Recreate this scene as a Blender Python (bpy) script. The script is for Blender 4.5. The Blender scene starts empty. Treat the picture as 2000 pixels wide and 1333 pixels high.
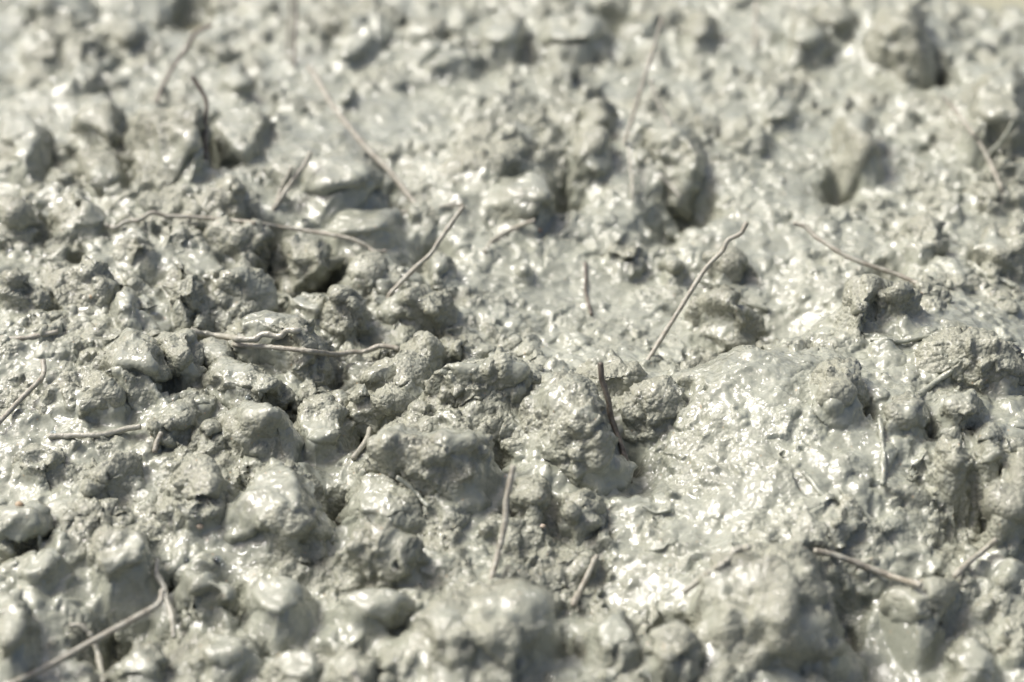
import bpy, bmesh, math, random
import numpy as np
from mathutils import Vector

# ------------------------------------------------------------------ camera, sky, sun, exposure
# all modelling below is in millimetres, scaled to metres (MM) when a mesh is made
MM = 0.001
scn = bpy.context.scene
COL = scn.collection
PW, PH = 2000.0, 1333.0                # size of the photograph in pixels
FOCAL, SENSOR, DIST, ELEV = 85.0, 36.0, 300.0, math.radians(34.0)
cam_pos = np.array([0.0, -DIST * math.cos(ELEV), DIST * math.sin(ELEV)])
fwd = -cam_pos / np.linalg.norm(cam_pos)
right = np.array([1.0, 0, 0])
upv = np.cross(right, fwd)

cd = bpy.data.cameras.new('camera')
cam = bpy.data.objects.new('camera', cd)
COL.objects.link(cam)
cam.location = Vector(cam_pos * MM)
cam.rotation_euler = (math.radians(90) - ELEV, 0, 0)
cd.lens, cd.sensor_width, cd.sensor_fit = FOCAL, SENSOR, 'HORIZONTAL'
cd.clip_start, cd.clip_end = 0.005, 50.0
cd.dof.use_dof = True
cd.dof.focus_distance = 0.280
cd.dof.aperture_fstop = 19
cd.dof.aperture_blades = 0
scn.camera = cam

SUN_EL, SUN_AZ = math.radians(54), math.radians(158)   # azimuth from +X towards +Y: behind and to the left
w = bpy.data.worlds.new('World'); scn.world = w; w.use_nodes = True
nt = w.node_tree
bg = nt.nodes['Background']
sky = nt.nodes.new('ShaderNodeTexSky'); sky.sky_type = 'NISHITA'; sky.sun_disc = False
sky.sun_elevation = SUN_EL
sky.sun_rotation = math.radians(90) - SUN_AZ
sky.air_density = 0.6; sky.dust_density = 7.0; sky.ozone_density = 0.5
nt.links.new(sky.outputs[0], bg.inputs[0]); bg.inputs[1].default_value = 0.08
sl = bpy.data.lights.new('sun', 'SUN'); sl.energy = 1.5; sl.angle = math.radians(20); sl.color = (1.0, 0.995, 0.98)
so = bpy.data.objects.new('sun', sl); COL.objects.link(so)
sd = Vector((math.cos(SUN_EL) * math.cos(SUN_AZ), math.cos(SUN_EL) * math.sin(SUN_AZ), math.sin(SUN_EL)))
so.rotation_euler = (-sd).to_track_quat('-Z', 'Y').to_euler(); so.location = sd * 2
scn.view_settings.view_transform = 'Standard'; scn.view_settings.look = 'None'
scn.view_settings.exposure = 1.48; scn.view_settings.gamma = 1.0
scn.view_settings.use_curve_mapping = False
scn.render.engine = 'CYCLES'
scn.cycles.use_denoising = True
scn.cycles.max_bounces = 6

# ------------------------------------------------------------------ numpy noise
def _hash(ix, iy, iz, seed):
    h = (ix.astype(np.int64) * 374761393 + iy.astype(np.int64) * 668265263 + iz.astype(np.int64) * 2147483647 + seed * 1274126177)
    h = h.astype(np.uint32)
    h ^= h >> np.uint32(15); h *= np.uint32(2246822519)
    h ^= h >> np.uint32(13); h *= np.uint32(3266489917)
    h ^= h >> np.uint32(16)
    return h

def noise(P, scale, seed=0):
    """gradient-like noise of about -1..1; P is (n,3) in mm, scale the feature size in mm"""
    q = P / scale
    c = np.floor(q); f = q - c
    u = f * f * f * (f * (f * 6 - 15) + 10)
    c = c.astype(np.int64)
    out = 0
    for dx in (0, 1):
        wx = u[:, 0] if dx else 1 - u[:, 0]
        for dy in (0, 1):
            wy = u[:, 1] if dy else 1 - u[:, 1]
            for dz in (0, 1):
                wz = u[:, 2] if dz else 1 - u[:, 2]
                h = _hash(c[:, 0] + dx, c[:, 1] + dy, c[:, 2] + dz, seed)
                gx = (h & 255).astype(np.float32) / 127.5 - 1
                gy = ((h >> np.uint32(8)) & 255).astype(np.float32) / 127.5 - 1
                gz = ((h >> np.uint32(16)) & 255).astype(np.float32) / 127.5 - 1
                out = out + wx * wy * wz * (gx * (f[:, 0] - dx) + gy * (f[:, 1] - dy) + gz * (f[:, 2] - dz))
    return out * 1.5

def fbm(P, scale, octv=3, seed=0, gain=0.5):
    a, s, o = 1.0, scale, 0
    for k in range(octv):
        o = o + a * noise(P, s, seed + k * 17); a *= gain; s *= 0.5
    return o

def grains(P, s, rmin, rmax, prob, seed=0):
    """height of round grains stuck on a surface: spheres scattered one to a cell of s mm"""
    q = P / s
    c = np.floor(q).astype(np.int64)
    out = np.zeros(len(P), np.float32)
    for dx in (-1, 0, 1):
        for dy in (-1, 0, 1):
            for dz in (-1, 0, 1):
                X, Y, Z = c[:, 0] + dx, c[:, 1] + dy, c[:, 2] + dz
                h = _hash(X, Y, Z, seed)
                px = (h & 255) / 255.0; py = ((h >> np.uint32(8)) & 255) / 255.0
                pz = ((h >> np.uint32(16)) & 255) / 255.0; r8 = (h >> np.uint32(24)) / 255.0
                pr = ((h * np.uint32(2654435761)) >> np.uint32(24)) / 255.0
                r = rmin + (rmax - rmin) * r8 * r8
                d2 = (q[:, 0] - X - px) ** 2 + (q[:, 1] - Y - py) ** 2 + (q[:, 2] - Z - pz) ** 2
                v = np.where(pr < prob, np.sqrt(np.maximum(r * r - d2, 0)), 0)
                out = np.maximum(out, v)
    return out * s

def facets(P, s, seed=0):
    """broken faces: every cell of about s mm is a tilted plane of its own, with a step where two meet"""
    q = P / s
    c = np.floor(q).astype(np.int64)
    best = np.full(len(P), 9.0); val = np.zeros(len(P))
    for dx in (-1, 0, 1):
        for dy in (-1, 0, 1):
            for dz in (-1, 0, 1):
                X, Y, Z = c[:, 0] + dx, c[:, 1] + dy, c[:, 2] + dz
                h = _hash(X, Y, Z, seed)
                ax = q[:, 0] - X - (h & 255) / 255.0; ay = q[:, 1] - Y - ((h >> np.uint32(8)) & 255) / 255.0
                az = q[:, 2] - Z - ((h >> np.uint32(16)) & 255) / 255.0
                d2 = ax * ax + ay * ay + az * az
                k = h * np.uint32(2654435761)
                g0 = (k & 255) / 127.5 - 1; g1 = ((k >> np.uint32(8)) & 255) / 127.5 - 1; g2 = ((k >> np.uint32(16)) & 255) / 127.5 - 1
                v = g0 * ax + g1 * ay + g2 * az + 0.5 * ((k >> np.uint32(24)) / 255.0 - 0.5)
                m = d2 < best
                best = np.where(m, d2, best); val = np.where(m, v, val)
    return np.clip(val, -0.6, 0.6) * s

def sstep(x, a, b):
    t = np.clip((x - a) / (b - a), 0, 1)
    return t * t * (3 - 2 * t)

def smax(a, b, k):
    h = np.clip(0.5 + 0.5 * (b - a) / k, 0, 1)
    return a + (b - a) * h + k * h * (1 - h)

# ------------------------------------------------------------------ photograph pixel -> ray
K = SENSOR / FOCAL / PW
def ray(px, py):
    d = fwd + right * ((px - PW / 2) * K) - upv * ((py - PH / 2) * K)
    return d
def on_plane(px, py, z):
    d = ray(px, py); t = (z - cam_pos[2]) / d[2]
    return cam_pos + d * t

# ------------------------------------------------------------------ broad shape of the concrete mass (px, py, rise mm, sigma mm)
BROAD = [
    (1640, 700, 2.5, 5), (1800, 690, 2.0, 6), (1450, 800, 2.5, 5), (1360, 880, 1.5, 5), (1560, 635, -2, 4), (1390, 735, -2, 4),
    (1700, 850, 6.0, 16), (1480, 830, 2.5, 8), (1900, 720, 3.0, 9), (1560, 960, 2.0, 9),
    (180, 640, 5.5, 24), (430, 440, 2.5, 9), (1080, 850, 4.5, 9), (880, 900, 3.5, 8),
    (1500, 1190, 4.5, 9), (960, 1240, 4.5, 9), (540, 960, 2.5, 8), (330, 280, 2.5, 9),
    (1000, 320, 2.5, 11), (1320, 300, 2.0, 9), (1760, 60, 3, 8), (1950, 200, 3, 9),
    (1960, 960, 2.5, 7), (200, 1050, 1.5, 9), (1780, 560, 2.0, 8), (650, 340, 1.5, 8),
    (1230, 930, -3.0, 4.5), (1740, 1290, -3, 7), (1940, 1075, -2.0, 3.0), (620, 900, -2.0, 4),
    (405, 345, -5, 3.2), (520, 545, -6, 3.0), (620, 575, -3.5, 2.8), (1345, 405, -4, 3.0), (1290, 460, -2, 2.6),
    (1100, 395, -3.5, 2.6), (15, 1105, -3, 2.6), (445, 1190, -2, 2.2), (240, 1255, -4, 3.4), (660, 1010, -2, 3.2),
    (1500, 620, -1.5, 7), (1180, 600, -1.0, 9), (375, 25, -3, 3.5), (1195, 55, -3, 3), (1130, 1190, -2.5, 4),
    (965, 960, -3, 2.2), (720, 860, -2.5, 2.0), (1850, 1080, -1.5, 3), (560, 870, -2, 2.2), (1720, 560, -2.5, 2.4),
    (1480, 670, -2.0, 3.5), (245, 385, -2, 2.4), (840, 515, -2.5, 2.4), (1640, 380, -2, 3), (1830, 170, -2, 3),
    (1310, 1230, -2, 4), (1650, 1250, -2.5, 5), (1060, 1300, -2, 4), (745, 400, -2, 3), (395, 705, -2.5, 2.4),
]
_b = []
for px, py, dz, s in BROAD:
    if dz < 0: dz *= 1.35
    p = on_plane(px, py, max(dz, 0) * 0.6)
    _b.append((p[0], p[1], dz, s))
def broad(x, y):
    z = np.zeros_like(x, dtype=float)
    for bx, by, dz, s in _b:
        z = z + dz * np.exp(-((x - bx) ** 2 + (y - by) ** 2) / (2 * s * s))
    return z
def hit_broad(px, py):
    d = ray(px, py); z = 0.0
    for k in range(40):
        t = (z - cam_pos[2]) / d[2]; p = cam_pos + d * t
        z = 0.6 * z + 0.4 * float(broad(np.array([p[0]]), np.array([p[1]]))[0])
    return p

# ------------------------------------------------------------------ materials
def new_mat(name):
    m = bpy.data.materials.new(name); m.use_nodes = True
    return m, m.node_tree.nodes, m.node_tree.links, m.node_tree.nodes['Principled BSDF']

def N(nodes, kind, **kw):
    n = nodes.new(kind)
    for k, v in kw.items():
        if k in n.inputs: n.inputs[k].default_value = v
        else: setattr(n, k, v)
    return n

def ramp(nodes, links, src, stops):
    r = nodes.new('ShaderNodeValToRGB')
    el = r.color_ramp.elements
    while len(el) < len(stops): el.new(0.5)
    for e, (p, c) in zip(el, stops):
        e.position = p; e.color = (c, c, c, 1) if isinstance(c, (int, float)) else (*c, 1)
    links.new(src, r.inputs[0])
    return r.outputs[0]

def cement_material(name, light, dark, rough=(0.16, 0.46), bump=0.5, coat=0.5):
    m, nd, lk, b = new_mat(name)
    geo = nd.new('ShaderNodeNewGeometry')
    vm = nd.new('ShaderNodeVectorMath'); vm.operation = 'SCALE'; vm.inputs['Scale'].default_value = 1000.0
    lk.new(geo.outputs['Position'], vm.inputs[0])
    pos = vm.outputs[0]
    n1 = N(nd, 'ShaderNodeTexNoise', Scale=0.16, Detail=3.0, Roughness=0.62); lk.new(pos, n1.inputs['Vector'])
    n2 = N(nd, 'ShaderNodeTexNoise', Scale=2.2, Detail=1.0, Roughness=0.6); lk.new(pos, n2.inputs['Vector'])
    mx = nd.new('ShaderNodeMath'); mx.operation = 'MULTIPLY_ADD'; mx.inputs[1].default_value = 0.35
    lk.new(n2.outputs[0], mx.inputs[0]); lk.new(n1.outputs[0], mx.inputs[2])
    col = ramp(nd, lk, mx.outputs[0], [(0.42, dark), (0.62, tuple((a * 2 + c) / 3 for a, c in zip(light, dark))), (0.86, light)])
    # scattered tan and dark sand specks
    vo = N(nd, 'ShaderNodeTexVoronoi', Scale=1.3); lk.new(pos, vo.inputs['Vector'])
    near = ramp(nd, lk, vo.outputs['Distance'], [(0.10, 1.0), (0.2, 0.0)])
    sep = nd.new('ShaderNodeSeparateColor'); lk.new(vo.outputs['Color'], sep.inputs[0])
    tan = ramp(nd, lk, sep.outputs[0], [(0.90, 0.0), (0.93, 0.75)])
    mt = nd.new('ShaderNodeMath'); mt.operation = 'MULTIPLY'; lk.new(near, mt.inputs[0]); lk.new(tan, mt.inputs[1])
    mc = nd.new('ShaderNodeMix'); mc.data_type = 'RGBA'
    lk.new(mt.outputs[0], mc.inputs[0]); lk.new(col, mc.inputs[6]); mc.inputs[7].default_value = (0.34, 0.25, 0.16, 1)
    # bare slurry is paler, sand-crusted places browner
    a0 = nd.new('ShaderNodeAttribute'); a0.attribute_name = 'wet'
    m2 = nd.new('ShaderNodeMix'); m2.data_type = 'RGBA'; m2.blend_type = 'MULTIPLY'; m2.inputs[0].default_value = 1.0
    lk.new(mc.outputs[2], m2.inputs[6]); lk.new(ramp(nd, lk, a0.outputs['Fac'], [(0.0, (0.965, 0.955, 0.925)), (0.6, (0.99, 1.0, 0.985))]), m2.inputs[7])
    lk.new(m2.outputs[2], b.inputs['Base Color'])
    at = nd.new('ShaderNodeAttribute'); at.attribute_name = 'wet'
    n3 = N(nd, 'ShaderNodeTexNoise', Scale=0.2, Detail=3.0, Roughness=0.65); lk.new(pos, n3.inputs['Vector'])
    wm = nd.new('ShaderNodeMath'); wm.operation = 'MULTIPLY_ADD'; wm.inputs[1].default_value = 0.7      # wet = .75 * attribute + noise
    lk.new(at.outputs['Fac'], wm.inputs[0]); lk.new(n3.outputs[0], wm.inputs[2])
    wet_ = wm.outputs[0]
    lk.new(ramp(nd, lk, wet_, [(0.5, rough[1]), (0.62, (rough[0] + rough[1]) / 2), (1.0, rough[0])]), b.inputs['Roughness'])
    b.inputs['IOR'].default_value = 1.45; b.inputs['Specular IOR Level'].default_value = 0.3
    lk.new(ramp(nd, lk, wet_, [(0.45, 0.3), (0.62, 0.6), (0.95, coat)]), b.inputs['Coat Weight'])
    b.inputs['Coat Roughness'].default_value = 0.05; b.inputs['Coat IOR'].default_value = 1.45
    n4 = N(nd, 'ShaderNodeTexNoise', Scale=1.9, Detail=3.0, Roughness=0.65); lk.new(pos, n4.inputs['Vector'])
    v2 = N(nd, 'ShaderNodeTexVoronoi', Scale=2.0); lk.new(pos, v2.inputs['Vector'])
    hd = nd.new('ShaderNodeMath'); hd.operation = 'MULTIPLY_ADD'; hd.inputs[1].default_value = -1.0
    lk.new(v2.outputs['Distance'], hd.inputs[0]); lk.new(n4.outputs[0], hd.inputs[2])
    bm = nd.new('ShaderNodeBump'); bm.inputs['Distance'].default_value = 0.00045
    lk.new(ramp(nd, lk, wet_, [(0.5, bump), (1.0, bump * 0.2)]), bm.inputs['Strength'])
    lk.new(hd.outputs[0], bm.inputs['Height']); lk.new(bm.outputs[0], b.inputs['Normal'])
    n5 = N(nd, 'ShaderNodeTexNoise', Scale=0.55, Detail=1.5, Roughness=0.5, Distortion=1.2); lk.new(pos, n5.inputs['Vector'])
    bc = nd.new('ShaderNodeBump'); bc.inputs['Strength'].default_value = 1.0; bc.inputs['Distance'].default_value = 0.0008
    lk.new(n5.outputs[0], bc.inputs['Height']); lk.new(bc.outputs[0], b.inputs['Coat Normal'])
    return m

M_PASTE = cement_material('wet_cement_paste', (0.257, 0.267, 0.217), (0.174, 0.18, 0.142), rough=(0.3, 0.4), bump=0.6, coat=1.0)
M_STONE = cement_material('cement_coated_stone', (0.257, 0.266, 0.215), (0.167, 0.171, 0.134), rough=(0.3, 0.4), bump=0.6, coat=1.0)
M_SAND = cement_material('dry_yellow_sand', (0.32, 0.322, 0.235), (0.22, 0.225, 0.18), rough=(0.6, 0.9), bump=0.9, coat=0.0)

def fibre_material(name, a, c, metal):
    m, nd, lk, b = new_mat(name)
    geo = nd.new('ShaderNodeNewGeometry')
    vm = nd.new('ShaderNodeVectorMath'); vm.operation = 'SCALE'; vm.inputs['Scale'].default_value = 1000.0
    lk.new(geo.outputs['Position'], vm.inputs[0])
    n1 = N(nd, 'ShaderNodeTexNoise', Scale=0.9, Detail=5.0, Roughness=0.7); lk.new(vm.outputs[0], n1.inputs['Vector'])
    col = ramp(nd, lk, n1.outputs[0], [(0.38, a), (0.62, c)])
    lk.new(col, b.inputs['Base Color'])
    b.inputs['Metallic'].default_value = metal
    b.inputs['Roughness'].default_value = 0.42
    n2 = N(nd, 'ShaderNodeTexNoise', Scale=3.5, Detail=3.0); lk.new(vm.outputs[0], n2.inputs['Vector'])
    bm = nd.new('ShaderNodeBump'); bm.inputs['Strength'].default_value = 0.5; bm.inputs['Distance'].default_value = 0.0002
    lk.new(n2.outputs[0], bm.inputs['Height']); lk.new(bm.outputs[0], b.inputs['Normal'])
    return m
M_DARK = fibre_material('dark_and_shaded_steel', (0.06, 0.05, 0.038), (0.17, 0.15, 0.118), 0.2)  # dark fibres; on the one in the crack this tone paints its shadow
M_FIBRE = fibre_material('cement_stained_steel', (0.19, 0.172, 0.132), (0.31, 0.305, 0.25), 0.0)

# ------------------------------------------------------------------ mesh helpers
def mesh_object(name, verts, faces, mat, smooth=True, origin=None, wet=None):
    """verts in mm -> one mesh object in metres, its origin at `origin` (mm)"""
    o0 = np.zeros(3) if origin is None else np.asarray(origin, float)
    v = (np.asarray(verts) - o0) * MM
    me = bpy.data.meshes.new(name)
    F = np.asarray(faces)
    me.vertices.add(len(v)); me.vertices.foreach_set('co', v.astype(np.float32).ravel())
    k = F.shape[1]
    me.loops.add(F.size); me.loops.foreach_set('vertex_index', F.astype(np.int32).ravel())
    me.polygons.add(len(F)); me.polygons.foreach_set('loop_start', np.arange(0, F.size, k, dtype=np.int32))
    me.update(calc_edges=True)
    if smooth: me.polygons.foreach_set('use_smooth', np.ones(len(F), bool))
    if wet is not None:
        at = me.attributes.new('wet', 'FLOAT', 'POINT'); at.data.foreach_set('value', np.asarray(wet, np.float32))
    me.materials.append(mat)
    o = bpy.data.objects.new(name, me); COL.objects.link(o)
    o.location = Vector(o0 * MM)
    return o

def tag(o, label, cat, group=None):
    o['label'] = label; o['category'] = cat
    if group: o['group'] = group
    return o

def vnormals(V, F):
    a, b, c = V[F[:, 0]], V[F[:, 1]], V[F[:, 2]]
    fn = np.cross(b - a, c - a)
    n = np.zeros_like(V)
    for k in range(3):
        for j in range(3): n[:, j] += np.bincount(F[:, k], fn[:, j], len(V))
    return n / np.maximum(np.linalg.norm(n, axis=1, keepdims=True), 1e-9)

ICO = {}
def ico(sub):
    if sub not in ICO:
        bm = bmesh.new(); bmesh.ops.create_icosphere(bm, subdivisions=sub, radius=1.0)
        bm.verts.ensure_lookup_table()
        V = np.array([v.co[:] for v in bm.verts]); F = np.array([[v.index for v in f.verts] for f in bm.faces])
        V /= np.linalg.norm(V, axis=1, keepdims=True)
        bm.free(); ICO[sub] = (V, F)
    return ICO[sub]

def hull_planes(P):
    bm = bmesh.new()
    for p in P: bm.verts.new(p)
    r = bmesh.ops.convex_hull(bm, input=bm.verts[:])
    bm.normal_update()
    c = P.mean(0)
    out = []
    for f in bm.faces:
        if f.calc_area() < 1e-4: continue
        n = np.array(f.normal[:]); d = float(n @ np.array(f.verts[0].co[:]))
        if n @ c > d: n, d = -n, -d
        if not any(n @ n2 > 0.995 and abs(d - d2) < 0.15 for n2, d2 in out): out.append((n, d))
    bm.free()
    return np.array([n for n, d in out]), np.array([d for n, d in out])

# ------------------------------------------------------------------ the stones, outlines read from the photograph
# (height mm or None, outline px, label, options: top = crest px, g = grit 0..1, c = how deep the paste lies below the stone's skin)
STONES = [
 # around the deep hollow and the crumbly heap
 (6.0, [(520,492),(552,456),(608,463),(645,495),(656,545),(615,562),(562,572),(530,545)], 'rounded gritty stone overhanging the deep black hollow', dict(u=1, top=[(560,470),(610,478),(635,505)], g=1, c=3)),
 (4.5, [(400,556),(430,540),(492,513),(520,545),(546,592),(530,612),(450,606),(400,596)], 'smooth sharp-ridged stone sunk in the shade beside the deep black hollow', dict(top=[(425,545),(490,520)], g=.3, c=3)),
 (3.0, [(550,590),(590,570),(640,570),(655,600),(620,640),(570,612)], 'shaded stone at the bottom of the deep black hollow', dict(g=.4, c=3)),
 (6.0, [(622,628),(652,565),(688,558),(706,590),(720,655),(692,682),(640,668)], 'upright narrow lump with a wet streak beside the deep hollow', dict(top=[(665,570),(690,570)], g=.35)),
 (6.0, [(725,622),(780,566),(850,560),(895,590),(910,616),(902,645),(842,657),(790,652),(742,652)], 'smooth wedge stone with a dark blunt nose under the leaning fibre', dict(top=[(785,572),(845,568),(825,590)], g=.4, c=2.5)),
 (4.0, [(788,692),(800,656),(842,660),(866,690),(850,722),(810,732)], 'knobbly lump tucked below the wedge stone with the dark nose', dict(g=.8)),
 (2.6, [(858,682),(880,655),(916,665),(922,690),(882,702)], 'small crusty stone under the dark nose of the wedge stone', dict(g=.8)),
 (5.0, [(375,412),(400,370),(450,343),(490,388),(502,416),(480,440),(400,432)], 'crumbly peaked lump standing behind the longest wavy fibre', dict(top=[(440,350),(462,362)], g=1)),
 (6.0, [(378,472),(430,440),(500,430),(532,455),(522,492),(470,522),(400,532)], 'big crumbly mass of stuck sand covering part of the longest wavy fibre', dict(top=[(430,446),(500,437),(520,455)], g=1)),
 (4.0, [(228,482),(255,450),(290,460),(314,500),(292,532),(240,526)], 'round knob with gritty sides below the hooked end of the longest wavy fibre', dict(top=[(255,458),(282,466)], g=.9)),
 (5.0, [(330,572),(350,520),(386,530),(397,580),(382,606),(340,602)], 'gritty steep lump left of the sharp-ridged stone in shade', dict(g=1)),
 (2.0, [(265,592),(280,573),(298,585),(296,605),(275,608)], 'tiny sandy lump between the slab stone and the gritty steep lump', dict(g=1)),
 (3.6, [(213,602),(240,558),(266,584),(267,616),(226,632)], 'dark-faced stone leaning against the sand-crusted mound', dict(g=.6)),
 (3.6, [(80,545),(120,520),(190,525),(242,560),(238,600),(180,622),(130,604),(90,578)], 'sand-crusted mound with ochre grains beside the dark broad stone', dict(g=1, top=[(130,528),(185,532),(225,560)])),
 (6.0, [(-10,522),(45,525),(92,560),(117,586),(92,610),(40,626),(-10,622)], 'broad dark gritty stone above the fibre stub cut by the edge', dict(top=[(0,530),(45,532)], g=1, c=3)),
 (5.5, [(-10,392),(40,400),(80,430),(97,462),(76,492),(-10,484)], 'dark rough-faced stone above the broken air bubble', dict(top=[(0,398),(40,408)], g=1, c=2.5)),
 (5.5, [(100,428),(150,365),(190,400),(207,450),(192,500),(120,492)], 'glossy paste-coated block with white glints left of the hooked fibre end', dict(top=[(140,378),(170,385)], g=.3)),
 (5.5, [(188,702),(250,640),(290,655),(322,700),(332,740),(300,762),(240,752),(195,727)], 'large smooth slab stone with a white wet front edge', dict(top=[(250,650),(285,662),(300,712),(215,708)], g=.15, c=2.5)),
 (4.5, [(315,668),(370,650),(386,690),(392,712),(342,732)], 'small sloping stone wedged behind the smooth slab stone', dict(g=.7)),
 (4.0, [(82,772),(130,735),(200,738),(242,760),(237,800),(190,827),(100,822),(70,797)], 'wide boulder with a pitted gritty front below the slab stone', dict(top=[(130,742),(200,746),(225,765)], g=1)),
 (4.2, [(405,742),(430,705),(480,715),(540,750),(572,777),(545,792),(470,772),(415,762)], 'long low gritty ridge below the dark-sided stone under the fibre', dict(g=.8)),
 (6.0, [(440,660),(462,625),(522,610),(590,620),(640,680),(652,730),(620,752),(550,737),(480,717)], 'large smooth-topped stone with gritty dark side under two crossing fibres', dict(top=[(475,632),(525,620),(585,630),(605,650)], g=.6, c=2)),
 (2.6, [(393,692),(430,670),(452,690),(442,717),(404,712)], 'small stone in the gap under the twisted crusted fibre', dict(g=.6)),
 (3.0, [(366,650),(378,622),(398,620),(406,640),(396,660)], 'cement blob stuck on the start of the twisted crusted fibre', dict(g=1)),
 (6.0, [(430,862),(448,802),(500,778),(546,793),(568,830),(558,876),(520,897),(460,902)], 'rounded smooth stone with one large white sheen', dict(top=[(470,792),(520,790),(545,812),(480,815)], g=.15, c=2.5)),
 (4.5, [(568,832),(600,790),(650,778),(682,820),(692,872),(640,922),(580,902)], 'broad gritty lump right of the stone with the large white sheen', dict(g=.8)),
 (3.5, [(280,822),(320,790),(360,785),(386,800),(372,842),(330,852),(290,847)], 'crusted lump holding a flat oval pebble and a short rusty fibre', dict(g=.7)),
 (1.6, [(330,806),(345,789),(375,784),(386,799),(362,814)], 'flat pale oval pebble lying on the crusted lump', dict(g=.0, c=1.5)),
 (6.0, [(672,797),(700,760),(740,754),(790,775),(840,821),(802,836),(740,836),(705,847)], 'angular stone with a lit top and a jagged dark front', dict(u=1, top=[(702,766),(738,762),(770,776)], g=.7, c=3)),
 (4.2, [(700,722),(760,700),(822,720),(832,770),(780,782),(710,762)], 'rough knobbly lump behind the angular stone with the dark front', dict(g=.9)),
 # centre
 (6.0, [(825,762),(850,720),(900,700),(985,695),(1030,718),(1047,747),(1000,772),(930,792),(850,802)], 'wide hump with a tiny black pinhole and dark gritty right end', dict(top=[(870,716),(980,704),(1015,722)], g=.6)),
 (8.0, [(1008,802),(1060,760),(1125,733),(1152,765),(1187,815),(1192,880),(1232,932),(1180,962),(1110,942),(1020,892)], 'tallest central lump with the upright dark wavy fibre against its flank', dict(top=[(1075,770),(1125,745),(1145,775),(1160,830)], g=.7)),
 (8.0, [(715,902),(740,852),(830,838),(920,838),(962,860),(977,930),(952,992),(900,1003),(850,962),(760,932)], 'big smooth hump with glossy crown and a steep gritty right face', dict(top=[(750,862),(840,850),(920,852),(905,880)], g=.6)),
 (4.0, [(658,982),(700,930),(760,928),(830,985),(842,1020),(780,1042),(690,1032)], 'sloping glossy lump with a white wet line below the big smooth hump', dict(g=.3)),
 (5.5, [(633,1102),(690,1045),(742,1033),(812,1060),(882,1110),(832,1147),(740,1162),(650,1152)], 'blurred broad stone below the sloping lump with the white line', dict(top=[(690,1052),(750,1045),(800,1068)], g=.7)),
 (3.6, [(998,982),(1020,945),(1060,953),(1068,985),(1030,1003)], 'small sandy lump right of the upright fibre with bulging kinks', dict(g=1)),
 (3.4, [(1080,1010),(1105,965),(1150,965),(1165,1000),(1120,1025)], 'gritty foot of the tallest central lump above the open gully', dict(g=.9)),
 (4.5, [(1198,802),(1230,765),(1300,753),(1350,765),(1367,800),(1330,842),(1270,862),(1215,842)], 'rounded pimpled hump across the gap from the upright dark wavy fibre', dict(top=[(1240,770),(1300,760),(1345,775)], g=.7)),
 (3.4, [(1108,732),(1150,705),(1230,703),(1267,740),(1222,762),(1150,757)], 'low gritty ridge behind the tip of the upright dark wavy fibre', dict(g=.8)),
 # lower left
 (6.0, [(413,1072),(440,1002),(480,950),(518,888),(562,900),(606,940),(660,1000),(655,1050),(592,1087),(500,1080)], 'tall pale stone with sparkling lit face and deep shaded right side', dict(top=[(470,970),(520,898),(560,908),(585,950),(570,1010)], g=.4, c=2.5)),
 (1.8, [(478,936),(500,908),(528,920),(522,945),(495,957)], 'small smooth pebble stuck on the lit face of the tall pale stone', dict(g=0, c=1.5)),
 (4.5, [(333,952),(350,920),(400,903),(437,940),(437,990),(380,1003),(340,987)], 'dome-shaped lump left of the tall pale stone', dict(g=.6)),
 (5.5, [(-10,1000),(50,985),(90,998),(97,1032),(70,1072),(20,1097),(-10,1102)], 'stone with a shadowed overhanging front above a black gap', dict(u=1, top=[(0,1004),(50,990),(82,1003)], g=.7, c=3)),
 (3.4, [(28,1132),(60,1085),(110,1078),(132,1105),(100,1142),(50,1157)], 'oval stone just below the overhanging stone and black gap', dict(g=.6)),
 (5.0, [(163,1112),(190,1050),(240,1028),(292,1045),(307,1090),(282,1122),(200,1152)], 'broad stone with white glints left of the branching fibre tips', dict(g=.5)),
 (6.0, [(-10,1150),(40,1163),(57,1210),(52,1272),(20,1322),(-10,1327)], 'gritty upright boulder left of the long diagonal fibre', dict(g=1)),
 (5.0, [(338,1132),(360,1110),(420,1128),(464,1158),(467,1176),(432,1192),(375,1207),(345,1182)], 'smooth angular stone with black undercut beside the branching fibre', dict(u=1, top=[(360,1117),(418,1137),(450,1158)], g=.3, c=3)),
 (5.0, [(478,1172),(500,1140),(560,1128),(602,1155),(592,1212),(540,1237),(500,1217)], 'rounded glistening lump right of the stone with the black undercut', dict(g=.5)),
 (2.2, [(133,1042),(150,1017),(180,1023),(180,1046),(150,1058)], 'small round lump above the broad stone with white glints', dict(g=.4)),
 (4.0, [(208,1312),(270,1265),(312,1258),(322,1343),(220,1345)], 'blurred lump in the dark hollow under the long diagonal fibre', dict(g=.6)),
 (3.5, [(385,1280),(420,1235),(480,1240),(500,1280),(450,1312),(400,1310)], 'soft blurred lump below the rounded glistening lump', dict(g=.7)),
 (3.5, [(520,1310),(560,1265),(620,1270),(640,1320),(600,1345),(530,1343)], 'soft pale lump left of the fibre stub in the dark hollow', dict(g=.7)),
 (3.0, [(30,925),(60,880),(110,885),(120,925),(80,950)], 'cracked gritty lump below the crusted fibre with bubbles', dict(g=1)),
 (3.0, [(150,930),(180,890),(240,893),(262,930),(220,955),(170,952)], 'sandy lump with a ragged dark crack above it', dict(g=1)),
 # lower middle and right
 (4.6, [(768,1242),(840,1180),(940,1138),(1062,1150),(1087,1200),(1092,1272),(1040,1343),(900,1350),(800,1322)], 'largest blurred boulder with a sloping lit top and shadowed front ledge', dict(top=[(860,1190),(960,1148),(1060,1160),(1000,1215),(900,1265)], g=.7)),
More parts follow.
